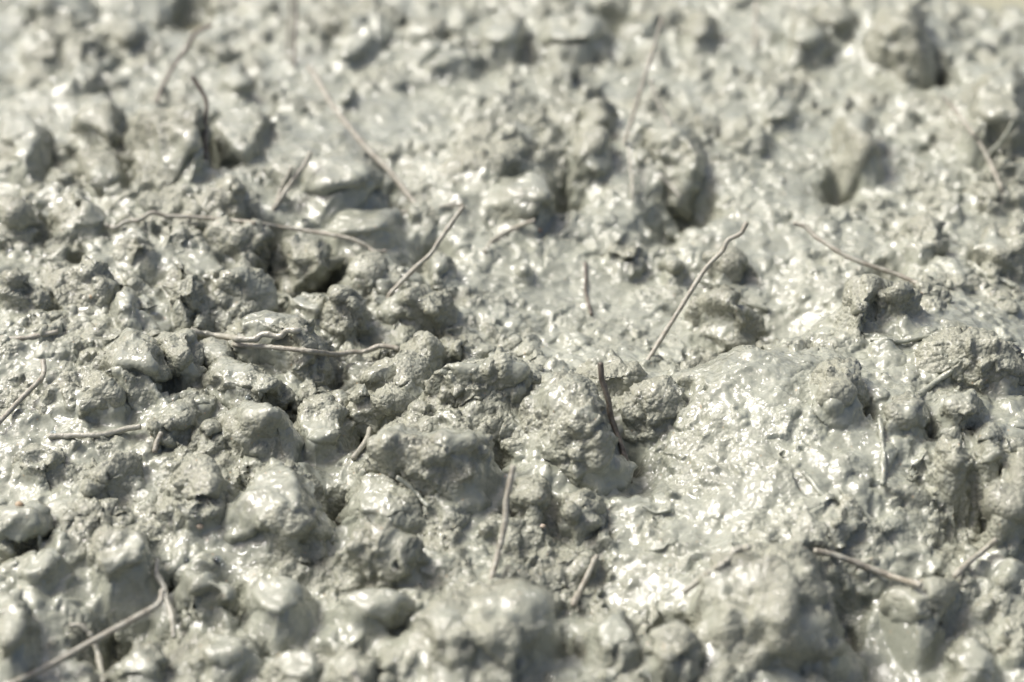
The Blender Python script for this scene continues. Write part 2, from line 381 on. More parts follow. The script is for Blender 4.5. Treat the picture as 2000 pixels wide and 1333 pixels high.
 (4.0, [(653,1182),(700,1150),(780,1153),(812,1180),(770,1222),(700,1217)], 'blurred flat stone with dark underside beside the largest boulder', dict(g=.6)),
 (3.5, [(635,1302),(690,1275),(742,1310),(745,1345),(645,1345)], 'dark blurred lump under the pale fibre stub', dict(g=.6)),
 (4.0, [(1148,1232),(1190,1203),(1242,1213),(1262,1260),(1222,1302),(1160,1292)], 'pale blurred lump right of the largest boulder', dict(g=.5)),
 (4.0, [(1248,1262),(1290,1220),(1352,1238),(1364,1300),(1290,1336)], 'dark blurred lump between the pale lump and the craggy boulder', dict(g=.7)),
 (6.5, [(1338,1172),(1400,1110),(1470,1058),(1562,1068),(1612,1120),(1627,1180),(1642,1252),(1602,1312),(1480,1338),(1380,1312)], 'big craggy boulder with furrowed flank below the fibre ridge', dict(top=[(1420,1110),(1475,1072),(1550,1080),(1590,1125),(1560,1170)], g=.9)),
 (6.0, [(1713,1192),(1740,1145),(1800,1128),(1867,1138),(1852,1190),(1832,1232),(1785,1255),(1740,1242),(1720,1217)], 'clean blocky stone hanging over the wet channel under two fibres', dict(top=[(1745,1152),(1800,1137),(1845,1146),(1800,1190)], g=.4, c=3)),
 (7.0, [(1933,962),(1950,900),(2015,878),(2020,1046),(1960,1048),(1930,1022)], 'steep stone over the black cleft beside the broken-off fibre', dict(g=.6, c=3)),
 (4.0, [(1828,882),(1850,858),(1886,863),(1898,900),(1872,937),(1838,927)], 'dark warty ball-shaped lump on the glossy mound', dict(g=.9)),
 (3.2, [(1903,892),(1920,868),(1956,873),(1968,905),(1940,917),(1910,914)], 'pale round lump beside the dark warty ball', dict(g=.4)),
 (4.0, [(1588,762),(1610,715),(1660,712),(1682,750),(1692,782),(1650,802),(1600,792)], 'gritty crest lump on the left shoulder of the glossy mound', dict(g=.9)),
 (5.0, [(1783,702),(1810,665),(1900,652),(1982,678),(1998,740),(1940,782),(1870,762),(1800,732)], 'broad gravelly lump topping the glossy mound', dict(top=[(1820,672),(1900,662),(1970,690)], g=1)),
 (4.0, [(1833,802),(1860,763),(1902,763),(1923,800),(1902,832),(1850,832)], 'blocky knob below the broad gravelly lump', dict(g=.7)),
 (3.0, [(1725,800),(1760,770),(1800,785),(1815,825),(1770,845),(1735,835)], 'low knob beside the coated fibre ridge on the glossy mound', dict(g=.6)),
 (3.0, [(1935,1240),(1975,1205),(2015,1210),(2018,1280),(1960,1290)], 'soft blurred lump at the edge beyond the wet channel', dict(g=.5)),
 (3.5, [(1850,1290),(1890,1250),(1940,1270),(1950,1330),(1870,1340)], 'dark soft blurred lump low in the wet channel', dict(g=.6)),
 (2.6, [(1600,1030),(1620,985),(1660,990),(1668,1030),(1630,1050)], 'small gritty knob above the fibre lying in its groove', dict(g=.9)),
 # right, middle distance
 (6.0, [(1343,612),(1370,570),(1430,573),(1472,615),(1478,647),(1442,688),(1390,672),(1350,652)], 'very dark gritty stone behind the tall leaning fibre', dict(top=[(1375,578),(1425,582),(1450,605)], g=1, c=3)),
 (3.0, [(1291,522),(1315,494),(1340,520),(1332,540),(1300,540)], 'small dark pebble left of the tall leaning fibre', dict(g=.5, c=2.5)),
 (5.5, [(1638,602),(1665,545),(1718,538),(1728,550),(1692,632),(1658,637)], 'dark slanting stone face under the far hooked fibre', dict(g=.5, c=3)),
 (5.5, [(1698,632),(1722,552),(1758,558),(1812,585),(1828,625),(1782,637)], 'pointed pale stone with a shaded right side below the far hooked fibre', dict(top=[(1727,560),(1755,568)], g=.5)),
 (5.0, [(1908,492),(1940,450),(2015,428),(2018,512),(1960,542),(1920,527)], 'rough lump with dark hollows above the white coated strand', dict(g=1)),
 (3.6, [(1760,480),(1790,430),(1840,440),(1850,490),(1800,510)], 'soft lump behind the far hooked fibre', dict(g=.7)),
 (3.0, [(1380,520),(1400,490),(1440,500),(1445,545),(1400,555)], 'low gritty lump right of the tall leaning fibre', dict(g=.9)),
 (3.0, [(1185,500),(1215,470),(1260,480),(1262,515),(1210,525)], 'low lump right of the thin dark fibre in the crack', dict(g=.8)),
 (2.4, [(1000,527),(1020,506),(1040,520),(1037,540),(1010,542)], 'lone brown pebble on the pale flat paste', dict(g=.4, c=2)),
 (4.0, [(668,542),(700,505),(737,500),(752,530),(732,552),(690,557)], 'sandy stone below the wavy tip of the longest fibre', dict(g=.9)),
 (3.6, [(828,535),(848,487),(880,500),(884,535),(852,557)], 'shadowed lump close behind the leaning fibre', dict(g=.5)),
 (3.2, [(618,452),(660,410),(770,408),(778,458),(722,482),(650,477)], 'flat pale slab under the wavy tip of the longest fibre', dict(g=.1)),
 # far
 (6.0, [(558,377),(600,310),(690,288),(742,330),(744,380),(690,408),(600,398)], 'flat-topped pale block with brown front face beside the far crossing fibre', dict(top=[(605,318),(690,297),(735,334),(620,368)], g=.3, c=3)),
 (5.0, [(928,432),(960,370),(1040,328),(1087,345),(1092,390),(1062,432),(1000,447),(950,442)], 'blurred white-topped block with deep shadow on its right', dict(top=[(970,375),(1040,340),(1080,352),(1050,395)], g=.3, c=3)),
 (3.2, [(858,332),(900,260),(960,238),(1052,248),(1067,300),(1042,342),(960,372),(880,372)], 'wide blurred hump behind the white-topped block', dict(g=.5)),
 (7.0, [(1238,312),(1270,240),(1342,233),(1382,290),(1387,342),(1352,402),(1290,397),(1250,362)], 'large block above the black cleft beside the long blurred fibre', dict(top=[(1275,250),(1340,245),(1365,290)], g=.6, c=3)),
 (3.6, [(1138,242),(1160,200),(1197,215),(1198,247),(1160,267)], 'dark blurred knob left of the long blurred fibre', dict(g=.8)),
 (4.0, [(1118,292),(1150,245),(1192,260),(1184,312),(1140,322)], 'gritty blurred lump below the dark blurred knob', dict(g=1)),
 (3.4, [(1063,152),(1090,118),(1127,130),(1128,162),(1085,167)], 'small dark blurred stone below the far ledge block', dict(g=.6)),
 (5.5, [(928,82),(950,40),(1010,22),(1032,40),(1027,97),(980,112),(940,107)], 'far rounded block with a shaded right face, left of the ledge block', dict(g=.3, c=3)),
 (6.0, [(1030,72),(1060,30),(1162,22),(1198,50),(1182,97),(1120,107),(1040,97)], 'far ledge block with layered front and black gap behind', dict(g=.5, c=3)),
 (3.4, [(818,142),(860,105),(920,93),(927,115),(870,147),(825,150)], 'far flat slab with a dark lower edge', dict(g=.2, c=3)),
 (3.4, [(645,128),(690,75),(742,68),(722,102),(665,136)], 'far slanting slab beside the top of the crossing fibre', dict(g=.3, c=3)),
 (7.0, [(1618,302),(1640,240),(1680,212),(1702,260),(1728,312),(1692,352),(1650,388),(1628,342)], 'tall blurred dark stone with a pale face and ragged peak', dict(top=[(1650,240),(1682,222),(1705,280)], g=.6, c=3)),
 (8.0, [(1688,92),(1720,12),(1782,6),(1812,70),(1842,132),(1822,172),(1760,174),(1700,142)], 'largest far stone, dark-sided, next to the yellow sand', dict(top=[(1725,25),(1780,18),(1790,65)], g=.9, c=3)),
 (8.0, [(1888,242),(1930,140),(1992,128),(2018,280),(1950,294),(1900,267)], 'large far stone with streaked dark face behind the pale coated strand', dict(g=.6, c=3)),
 (5.0, [(1538,92),(1555,22),(1602,50),(1624,86),(1592,112),(1550,104)], 'far pointed dark triangular stone', dict(g=.4, c=3)),
 (3.8, [(1590,50),(1610,8),(1660,15),(1680,50),(1640,75)], 'far pale stone touching the dark triangular stone', dict(g=.3)),
 (3.6, [(1483,247),(1530,200),(1562,208),(1558,237),(1500,254)], 'far brown wedge-shaped stone lying flat', dict(g=.4, c=3)),
 (4.0, [(1328,62),(1360,22),(1397,50),(1398,97),(1350,99)], 'far dark crumbly stone near the top of the long blurred fibre', dict(g=1, c=2)),
 (3.6, [(423,167),(460,123),(492,155),(494,182),(450,192)], 'far dark peaked lump right of the bent fibre tip', dict(g=.8, c=2)),
 (3.4, [(653,202),(675,163),(697,175),(696,207),(665,217)], 'far dark pebble touching the crossing fibre', dict(g=.5, c=2)),
 (5.0, [(408,252),(440,218),(502,212),(538,250),(534,312),(490,357),(430,332)], 'rounded stone with a bright wet spot beside the black pit', dict(g=.3, c=3)),
 (3.5, [(518,345),(545,305),(585,300),(608,335),(580,372),(535,370)], 'dark hidden stone behind the pair of short leaning fibres', dict(g=.5)),
 (7.0, [(252,282),(262,212),(390,203),(402,282),(396,342),(320,392),(265,352)], 'big blurred block left of the black pit', dict(top=[(270,225),(385,215),(388,262)], g=.6, c=3)),
 (5.0, [(148,352),(165,303),(207,295),(242,315),(250,352),(237,392),(190,388)], 'ball-shaped sandy lump with dark right side', dict(g=1, c=2.5)),
 (5.0, [(150,232),(168,188),(205,183),(238,215),(246,262),(242,302),(190,300),(155,272)], 'tall blurred lump behind the ball-shaped sandy lump', dict(g=.8, c=2)),
 (5.0, [(-10,232),(55,223),(92,260),(102,312),(76,367),(20,332),(-10,322)], 'sloping blurred stone with shiny spot left of the ball-shaped lump', dict(g=.6)),
 (4.0, [(203,62),(240,36),(278,42),(290,75),(255,108),(212,97)], 'far lump with soft dark underside beside the far leaning fibre', dict(g=.4, c=3)),
 (3.6, [(130,165),(150,125),(195,130),(200,165),(160,180)], 'far faint lump left of the far leaning fibre', dict(g=.5)),
 (3.4, [(30,120),(60,75),(120,80),(130,120),(80,140)], 'far faint pale lump in the blurred corner', dict(g=.5)),
 (3.6, [(780,70),(800,35),(860,40),(880,75),(830,90)], 'far soft pale lump above the flat slab with a dark edge', dict(g=.4)),
]

# lay each stone out in space
stones = []
for i, (H, outl, label, op) in enumerate(STONES):
    O = np.array(outl, float)
    c = O.mean(0); hp = np.ptp(O[:, 1]); wp = np.ptp(O[:, 0])
    low = c[1] + 0.28 * hp
    base = hit_broad(c[0], min(low + 0.1 * hp, 1400))
    und = op.get('u', 0)
    z0 = base[2] - 0.3 + 1.3 * und
    Hm = min(H * 1.2, 0.72 * hp / 13.3 + 1.0)
    pts = []
    for x, y in O:
        t = np.clip((low - y) / (low - O[:, 1].min() + 1e-6), 0, 1)
        pts.append(on_plane(x, y, z0 + Hm * 0.62 * t ** 0.8))
    cc = np.mean(pts, 0)
    if 'top' in op: tp = op['top']
    else:
        m = (O - c) * 0.62 + c - np.array([0.02 * wp, 0.17 * hp])
        tp = [tuple(q) for q in m]
    rng = random.Random(i * 7 + 3)
    for x, y in tp:                                       # the crown tilts: its high edge is the right-hand one
        tl = np.clip((x - c[0]) / (0.5 * wp) , -1, 1)
        pts.append(on_plane(x, y, z0 + Hm * (0.9 + 0.1 * tl) * rng.uniform(0.93, 1.0)))
    for p in list(pts[:len(O)]):
        q = cc + (p - cc) * (0.5 if und else 0.85); q[2] = z0 - 3.0
        pts.append(q)
    Pn, Pd = hull_planes(np.array(pts))
    ctr = np.mean(pts, 0)
    pa = np.array(pts)
    for k in range(6):                                    # broken faces
        a_, e_ = rng.uniform(0, 2 * math.pi), rng.uniform(0.05, 0.8)
        nn = np.array([math.cos(a_) * math.cos(e_), math.sin(a_) * math.cos(e_), math.sin(e_)])
        sup = ((pa - ctr) @ nn).max()
        Pn = np.vstack([Pn, nn]); Pd = np.append(Pd, nn @ ctr + sup * rng.uniform(0.78, 0.95))
    stones.append(dict(n=Pn, d=Pd, c=ctr, label=label, op=op, w=wp, py=c[1], z0=z0, H=Hm,
                       lo=np.min(pts, 0), hi=np.max(pts, 0), pts=np.array(pts)))

def stone_top(s, x, y):
    up = s['n'][:, 2] > 0.06
    n, d = s['n'][up], s['d'][up]
    z = np.full(x.shape, 1e3)
    for k in range(len(n)): z = np.minimum(z, (d[k] - n[k, 0] * x - n[k, 1] * y) / n[k, 2])
    for n_ in s['n'][~up]:                               # upright and undercut sides: fall away quickly outside
        h = n_[:2]; l = np.linalg.norm(h)
        if l < 0.15: continue
        h = h / l; sup = (s['pts'][:, :2] @ h).max()
        z = np.minimum(z, s['hi'][2] + 0.3 + (sup - h[0] * x - h[1] * y) * 5)
    return z

# ------------------------------------------------------------------ the wet concrete: one sheet with relief
def spaced(a0, a1, fa, fb, fine, coarse):
    A = np.arange(fa, fb, fine)
    L, k = [], fa; st = fine
    while k > a0: st = min(st * 1.12, coarse); k -= st; L.append(k)
    R, k = [], A[-1]; st = fine
    while k < a1: st = min(st * 1.12, coarse); k += st; R.append(k)
    return np.concatenate([L[::-1], A, R])
gx = np.concatenate([spaced(-125, -68, -90, -68.2, 0.5, 1.6)[:-3], np.arange(-68, 68, 0.22), spaced(68, 125, 68.2, 90, 0.5, 1.6)[1:]])
gy = np.concatenate([np.arange(-98, -66, 1.2), np.arange(-66, -52, 0.4), np.arange(-52, 48, 0.2), np.arange(48, 105, 0.42), np.arange(105, 160, 1.4)])
gx = np.unique(np.round(gx, 3)); gy = np.unique(np.round(gy, 3))
X, Y = np.meshgrid(gx, gy)
P0 = np.stack([X.ravel(), Y.ravel(), np.zeros(X.size)], 1)
Z = broad(X, Y)
Z += (0.55 * fbm(P0, 14, 2, 5)).reshape(X.shape)
# half-buried lumps everywhere the paste is not poured smooth
smooth_px = [(1180, 590, 11), (1520, 850, 11), (1000, 480, 6), (1120, 540, 8), (1600, 790, 9), (1440, 960, 7), (1740, 770, 5), (1640, 900, 6), (1480, 540, 8), (700, 445, 5), (620, 450, 4), (1700, 1290, 5), (820, 230, 9), (1560, 400, 8), (1280, 930, 4)]
sm = np.zeros(X.shape)
for px, py, s in smooth_px:
    p = hit_broad(px, py); sm = np.maximum(sm, np.exp(-((X - p[0]) ** 2 + (Y - p[1]) ** 2) / (2 * s * s)))
wob = P0 + np.stack([noise(P0, 3.0, 41), noise(P0, 3.0, 42), np.zeros(len(P0))], 1) * 0.9
lump = grains(wob, 6.5, 0.25, 0.62, 0.75, 11).reshape(X.shape) * 0.42 + grains(wob, 3.6, 0.25, 0.6, 0.6, 12).reshape(X.shape) * 0.36
lump = lump * (1 - 0.25 * sstep(Y, 20, 55)) + sstep(Y, 10, 50) * 0.5 * grains(wob + 40, 11.0, 0.25, 0.6, 0.8, 14).reshape(X.shape)
lump += 1.5 * np.abs(fbm(wob, 5.0, 3, 15)).reshape(X.shape)
level = Z + 0.12 + 0.3 * sstep(Y, 5, 40) + 0.75 * noise(P0, 11.0, 19).reshape(X.shape)
Zl = Z + lump * (1 - 0.6 * sm)
Z = smax(Zl, level, 0.7)                                   # slurry settles between the lumps
pool = np.maximum(sstep(level - Zl, -0.2, 0.4), 0.8 * sm)
cvar = (noise(P0, 4.5, 77)).reshape(X.shape)
ZS = Z.copy()                                              # stones included, for resting the fibres
for s in stones:
    ix = np.searchsorted(gx, [s['lo'][0] - 3, s['hi'][0] + 3]); iy = np.searchsorted(gy, [s['lo'][1] - 3, s['hi'][1] + 3])
    sl_ = (slice(iy[0], iy[1]), slice(ix[0], ix[1]))
    zt = stone_top(s, X[sl_], Y[sl_])
    c = 3.0 if s['op'].get('u') else min(s['op'].get('c', 0.65), 1.5)
    s_under = (zt > -50) & (zt > s['z0'] + 0.6)
    # no loose lumps poke through a stone's skin: the paste stays below it, and climbs its foot as a fillet
    wq = sstep(zt, s['z0'] + 0.2 * s['H'], s['z0'] + 0.55 * s['H'])
    Z[sl_] -= wq * np.maximum(0, Z[sl_] - (zt - 0.35))
    Z[sl_] = smax(Z[sl_], np.maximum(zt, -40) - c - 0.7 * cvar[sl_], 3.0)
    ZS[sl_] = np.maximum(ZS[sl_], zt - 0.15)
# crevices between the lumps (px, py, radius mm, depth mm)
for px, py, r_, dz in [(528,520,2.8,9),(545,592,2.2,8),(622,568,3.0,7),(500,640,1.4,3),(405,340,2.5,7),(1345,405,2.4,6),(1298,455,1.8,5),(1095,400,2.4,5),(1945,1052,1.8,4),
        (10,1095,2.4,5),(450,1190,1.8,5),(720,858,1.6,5),(1195,50,2.5,6),(375,25,2.8,5),(240,1255,3,5),(968,885,1.5,4),(1228,900,1.8,3),(395,700,2.2,5),
        (245,385,2,5),(842,512,1.8,4),(662,1010,2,4),(1310,1240,2,4),(1735,548,1.6,4),(1690,605,1.5,4),(1840,160,2.5,5),(1640,378,2,4),(565,868,1.8,4),
        (330,768,1.6,4),(300,545,1.4,3),(110,600,1.6,4),(850,662,1.6,4),(1470,680,1.6,4),(210,455,1.6,4),(690,770,1.2,3),(1640,1200,2.2,5),(1690,800,1.4,3),
        (1820,835,1.2,3),(1095,1250,2,5),(770,1215,1.6,4),(325,1130,1.4,4),(545,790,1.3,3),(150,510,1.2,3),(650,735,1.5,3),(1000,1010,1.3,3)]:
    p = hit_broad(px, py)
    dq = np.sqrt((X - p[0]) ** 2 + ((Y - p[1]) * 0.8) ** 2) * (1 + 0.35 * cvar)
    Z -= dz * np.exp(-(dq / r_) ** 3)
for it in range(3):                                        # wet paste slumps: no cliffs
    gxx = np.gradient(Z, gx, axis=1); gyy = np.gradient(Z, gy, axis=0)
    wq = sstep(np.hypot(gxx, gyy), 1.6, 4.0)
    Zb = Z.copy()
    for ax in (0, 1):
        for k in range(2): Zb = (np.roll(Zb, 2, ax) + np.roll(Zb, -2, ax) + np.roll(Zb, 1, ax) + np.roll(Zb, -1, ax) + Zb) / 5
    Z = Z + (Zb - Z) * wq
ZS = np.maximum(ZS, Z) + 0.3

def surf_z(x, y):
    i = np.clip(np.searchsorted(gx, x), 1, len(gx) - 1); j = np.clip(np.searchsorted(gy, y), 1, len(gy) - 1)
    return ZS[j, i]
def hit_surface(px, py):
    d = ray(px, py)
    t0 = (26.0 - cam_pos[2]) / d[2]; t1 = (-10.0 - cam_pos[2]) / d[2]
    t = np.linspace(t0, t1, 1400)
    p = cam_pos + d * t[:, None]
    below = np.nonzero(p[:, 2] <= surf_z(p[:, 0], p[:, 1]))[0]
    k = below[0] if len(below) else len(t) - 1
    return p[k]

# ------------------------------------------------------------------ steel fibres
# (px points, radius mm, crust 0..1, label, options: tip = height mm of the last point above the first one's surface; both ends rest otherwise)
FIBRES = [
 ([(205,438),(224,446),(245,434),(273,430),(297,416),(325,422),(385,425),(455,432),(500,436),(528,441),(595,451),(647,459),(685,467),(713,479),(732,492),(755,491)], .27, .15, 'longest wavy steel fibre lying across the crumbly heap', dict(lift=2.2)),
 ([(762,574),(790,545),(815,520),(840,498),(856,474),(870,454),(886,430),(906,404)], .29, .25, 'leaning steel fibre with bent tip above the wedge stone with dark nose', dict(tip=9)),
 ([(1266,703),(1300,648),(1321,615),(1363,548),(1387,515),(1410,492),(1422,470),(1447,456),(1459,435)], .29, .3, 'tall leaning steel fibre with bent tip beside the very dark stone', dict(tip=13)),
 ([(815,402),(800,385),(765,340),(720,294),(685,252),(650,208),(623,161),(602,130)], .38, .3, 'blurred tan fibre crossing beside the flat-topped block', dict(tip=8)),
 ([(785,416),(818,413),(846,408),(868,403),(905,400)], .27, .4, 'short wavy fibre at the foot of the blurred crossing fibre', {}),
 ([(402,300),(401,238),(403,200),(389,171),(375,150)], .30, .3, 'dark bent fibre tip standing out of the black pit', dict(tip=8)),
 ([(305,202),(318,168),(339,130),(364,95),(381,66),(413,49)], .30, .2, 'far leaning fibre with a dark hooked top', dict(tip=8)),
 ([(535,406),(546,392),(574,350),(598,318),(607,297)], .30, .2, 'short leaning fibre, the thicker of a pair behind the crumbly heap', dict(tip=5)),
 ([(541,392),(552,362),(562,345),(570,326)], .25, .2, 'short leaning fibre with a bright round tip, thinner of a pair', dict(tip=4)),
 ([(574,128),(575,80),(578,40),(577,-12)], .26, .4, 'faint dark upright fibre at the far edge', dict(tip=8)),
 ([(561,120),(562,70),(566,30),(567,-12)], .26, .9, 'faint pale upright fibre beside the faint dark one', dict(tip=8)),
 ([(1220,278),(1245,196),(1273,105),(1294,35)], .27, .5, 'long blurred fibre standing left of the far dark crumbly stone', dict(tip=13)),
 ([(1308,243),(1283,196),(1270,157)], .27, .8, 'short pale blurred fibre right of the long blurred fibre', dict(tip=4)),
 ([(1236,380),(1233,332),(1227,287)], .26, .8, 'short pale fibre below the foot of the long blurred fibre', dict(tip=3)),
 ([(1330,388),(1312,366),(1288,344)], .27, .9, 'stubby pale fibre lying on the large block above the cleft', {}),
 ([(1473,96),(1475,50),(1477,-8)], .25, .4, 'thin far fibre rising between the dark crumbly and triangular stones', dict(tip=5)),
 ([(1958,372),(1930,311),(1909,273),(1874,227),(1842,188)], .27, .5, 'slim blurred fibre leaning before the streaked far stone', dict(tip=6)),
 ([(1978,240),(1962,268),(1930,305)], .28, 1, 'pale coated strand bridging to the streaked far stone', dict(lift=.4)),
 ([(1797,557),(1755,538),(1702,520),(1650,499),(1615,477),(1594,464),(1573,443),(1550,436)], .29, .3, 'far hooked fibre reaching over the dark slanting stone', dict(tip=4)),
 ([(1891,513),(1930,538),(1958,548),(1985,560)], .36, 1, 'white coated strand below the rough lump with dark hollows', dict(lift=.2)),
 ([(1951,583),(1970,590),(2005,602)], .33, 1, 'white coated strand end running out past the edge', dict(lift=.1)),
 ([(1224,905),(1213,872),(1203,842),(1192,811),(1189,786),(1182,762),(1175,737),(1173,709)], .33, .2, 'upright dark wavy fibre against the tallest central lump', dict(tip=11, m=2.2)),
 ([(961,1128),(974,1076),(984,1037),(988,1006),(989,978),(995,950),(1003,910)], .33, .35, 'upright fibre with bulging kinks rising from the gully', dict(tip=9)),
 ([(1118,1184),(1147,1125),(1166,1086)], .30, .6, 'short half-sunk fibre in the gully left of the craggy boulder', dict(lift=.5)),
 ([(1464,1069),(1436,1076),(1419,1097),(1387,1118),(1335,1157)], .33, .8, 'curved fibre forming a ridge along the top of the craggy boulder', dict(lift=3.0)),
 ([(1590,1076),(1625,1083),(1685,1104),(1737,1125),(1800,1144)], .33, .4, 'straight fibre lying in its groove towards the clean blocky stone', dict(lift=.3)),
 ([(1863,1128),(1891,1100),(1916,1080),(1946,1055)], .31, .4, 'broken-off fibre pointing into the black cleft', dict(lift=.5)),
 ([(372,645),(395,653),(437,657),(465,662),(497,664),(514,653),(546,657),(563,645),(600,648)], .36, .9, 'twisted crusted fibre over the gap beside the blob', dict(lift=1.6)),
 ([(413,662),(455,673),(525,678),(595,685),(657,693),(685,688),(713,687),(744,676),(779,682)], .31, .35, 'long straight fibre with wavy tip over the large smooth-topped stone', dict(tip=1.5, lift=.6)),
 ([(-12,659),(35,662),(70,657),(113,648)], .29, .3, 'fibre stub cut by the edge below the broad dark stone', dict(lift=.3)),
 ([(84,704),(86,727),(77,744),(42,779),(-10,834)], .31, .3, 'bent fibre running down past the wide boulder with pitted front', dict(lift=1.2)),
 ([(95,853),(133,851),(196,850),(245,839),(275,833)], .34, .7, 'crusted fibre half sunk below the wide pitted boulder', dict(lift=.3)),
 ([(302,884),(306,866),(316,845)], .31, .0, 'short rusty fibre poking from under the crusted lump', dict(lift=.5)),
 ([(22,1337),(105,1296),(175,1256),(287,1195),(312,1178),(318,1152)], .33, .15, 'long diagonal fibre with a bent top over the dark hollow', dict(tip=4, lift=.6)),
 ([(340,1245),(336,1202),(326,1174),(320,1146),(306,1122),(308,1093)], .32, .7, 'pale branching wavy fibre meeting the top of the long diagonal fibre', dict(lift=.7)),
 ([(202,1335),(196,1300),(189,1269),(179,1244),(158,1223),(137,1223)], .31, .8, 'pale hooked fibre passing under the long diagonal fibre', dict(lift=.2)),
 ([(707,1345),(697,1325),(688,1308)], .34, .8, 'pale fibre stub rising from the dark blurred lump', dict(tip=2)),
 ([(-10,1114),(12,1108),(33,1103)], .36, 1, 'white coated fibre end beneath the overhanging stone', dict(lift=.3)),
 ([(946,494),(958,476),(976,461),(1018,440),(1045,430)], .26, .5, 'brown curved fibre hugging the foot of the white-topped block', dict(lift=.1)),
 ([(1256,988),(1280,1001),(1311,997)], .2, .96, 'tiny curved fibre on wet paste below the open gap', dict(lift=.1)),
 ([(1783,779),(1800,768),(1825,748),(1860,724)], .34, 1, 'thick coated fibre ridge crossing the glossy mound', dict(lift=.2)),
 ([(1143,513),(1144,545),(1143,568),(1155,615)], .22, .0, 'thin dark fibre with painted shade lying in the crack of the pale paste', dict(lift=.0)),  # dark colour stands in for the shade inside the crack
 ([(722,838),(716,860),(703,878),(690,895)], .33, .9, 'short coated fibre in the cleft left of the big smooth hump', dict(lift=.3)),
 ([(1700,664),(1735,664),(1760,668),(1800,660),(1862,652)], .28, 1, 'wet white sunken fibre line along the back of the glossy mound', dict(lift=.3)),
 ([(1718,818),(1722,850),(1726,900),(1724,948)], .30, 1, 'wet white sunken fibre line running down the glossy mound', dict(lift=.3)),
 ([(775,932),(800,950),(815,968),(838,990)], .28, 1, 'wet white sunken fibre on the sloping glossy lump', dict(lift=.3)),
 ([(1568,922),(1585,940),(1598,958),(1614,974)], .26, 1, 'short wet sunken fibre on the left flank of the glossy mound', dict(lift=.3)),
 ([(1640,953),(1650,968),(1667,996)], .24, 1, 'shortest wet sunken fibre beside the small gritty knob', dict(lift=.3)),
 ([(1366,548),(1420,565),(1450,590),(1500,605)], .36, 1, 'pale coated fibre lying behind the very dark stone', dict(lift=.2)),
]

def catmull(P, step):
    P = np.asarray(P, float)
    P = np.vstack([2 * P[0] - P[1], P, 2 * P[-1] - P[-2]])
    out = []
    for i in range(1, len(P) - 2):
        n = max(2, int(np.linalg.norm(P[i + 1] - P[i]) / step))
        for t in np.arange(n) / n:
            a, b, c, e = P[i - 1], P[i], P[i + 1], P[i + 2]
            out.append(0.5 * (2 * b + (c - a) * t + (2 * a - 5 * b + 4 * c - e) * t * t + (3 * b - a - 3 * c + e) * t ** 3))
    out.append(P[-2])
    return np.array(out)

fibre_paths = []
CLING = np.zeros_like(Z)
for i, (pp, rad, crust, label, op) in enumerate(FIBRES):
    C2 = catmull(pp, 4.0)
    if 'tip' not in op and (label.startswith(('wet white', 'short wet'))): pass
    a = hit_surface(*C2[0]); b = hit_surface(*C2[-1])
    lift = op.get('lift', 0.3) + (0.3 if crust < 0.95 else 0.1)
    za = a[2] + (0 if 'tip' in op else lift)
    zb = a[2] + op['tip'] if 'tip' in op else b[2] + lift
    L = np.concatenate([[0], np.cumsum(np.linalg.norm(np.diff(C2, axis=0), axis=1))]); L /= L[-1]
    depth = []
    rays = np.array([ray(*q) for q in C2])
    for q, dr, l in zip(C2, rays, L):
        z = za + (zb - za) * l
        t = (z - cam_pos[2]) / dr[2]
        th = np.dot(hit_surface(*q) - cam_pos, dr) / np.dot(dr, dr)
        if 'tip' in op: t = min(t, th - op.get('m', 1.1))
        else: t = min(max(t, th - (lift + rad)), th - lift * 0.5 + 0.3 * rad)      # lies on what it crosses
        depth.append(t)
    depth = np.array(depth)
    w_ = 9 if len(depth) > 30 else 3
    pad = np.pad(depth, w_, mode='edge'); ker = np.ones(2 * w_ + 1) / (2 * w_ + 1)
    sm_d = np.minimum(np.convolve(pad, ker, 'valid'), depth + 0.4 * rad)
    C = cam_pos + rays * sm_d[:, None]
    if 'tip' in op:                                       # its foot goes on into the paste
        dv = C[0] - C[min(4, len(C) - 1)]; dv /= np.linalg.norm(dv)
        dv = dv * 0.7 + np.array([0, 0.2, -0.7])
        C = np.vstack([C[0] + dv * 2.0, C[0] + dv * 1.0, C])
    keep = [0]
    for k in range(1, len(C)):
        if np.linalg.norm(C[k] - C[keep[-1]]) > 0.14: keep.append(k)
    C = C[keep]
    fibre_paths.append(C)
    # paste clings to it: a low ridge where it lies, a small cone where it enters
    sel = C[::2] if 'tip' not in op else C[1:4]
    amp, wd = (0.28, 0.4 + rad) if 'tip' not in op else (0.7, 0.6)
    if crust > 0.95: amp *= 1.2
    for q in sel:
        i0, i1 = np.searchsorted(gx, [q[0] - 2.5, q[0] + 2.5]); j0, j1 = np.searchsorted(gy, [q[1] - 2.5, q[1] + 2.5])
        w2 = np.exp(-((X[j0:j1, i0:i1] - q[0]) ** 2 + (Y[j0:j1, i0:i1] - q[1]) ** 2) / (2 * wd * wd))
        near_ = sstep(Z[j0:j1, i0:i1], q[2] - 2.2, q[2] - 0.6)
        CLING[j0:j1, i0:i1] = np.maximum(CLING[j0:j1, i0:i1], amp * w2 * near_)
Z += CLING

# burst air bubbles and pinholes: small pits with a raised rim
PITS = [(25,492,.95),(485,776,.42),(425,1092,.5),(366,1096,.35),(104,846,.42),(1532,880,.35),(562,798,.3),(970,743,.28),(1007,995,.22),(897,742,.2),(1297,836,.22),(290,855,.3)]
pits = []
for px, py, r in PITS:
    p = hit_surface(px, py); pits.append((p, r))
    dd = np.sqrt((X - p[0]) ** 2 + (Y - p[1]) ** 2)
    Z += np.where(dd < 3 * r, -1.6 * r * np.exp(-(dd / (0.8 * r)) ** 4) + 0.3 * r * np.exp(-((dd - 1.15 * r) / (0.3 * r)) ** 2), 0)

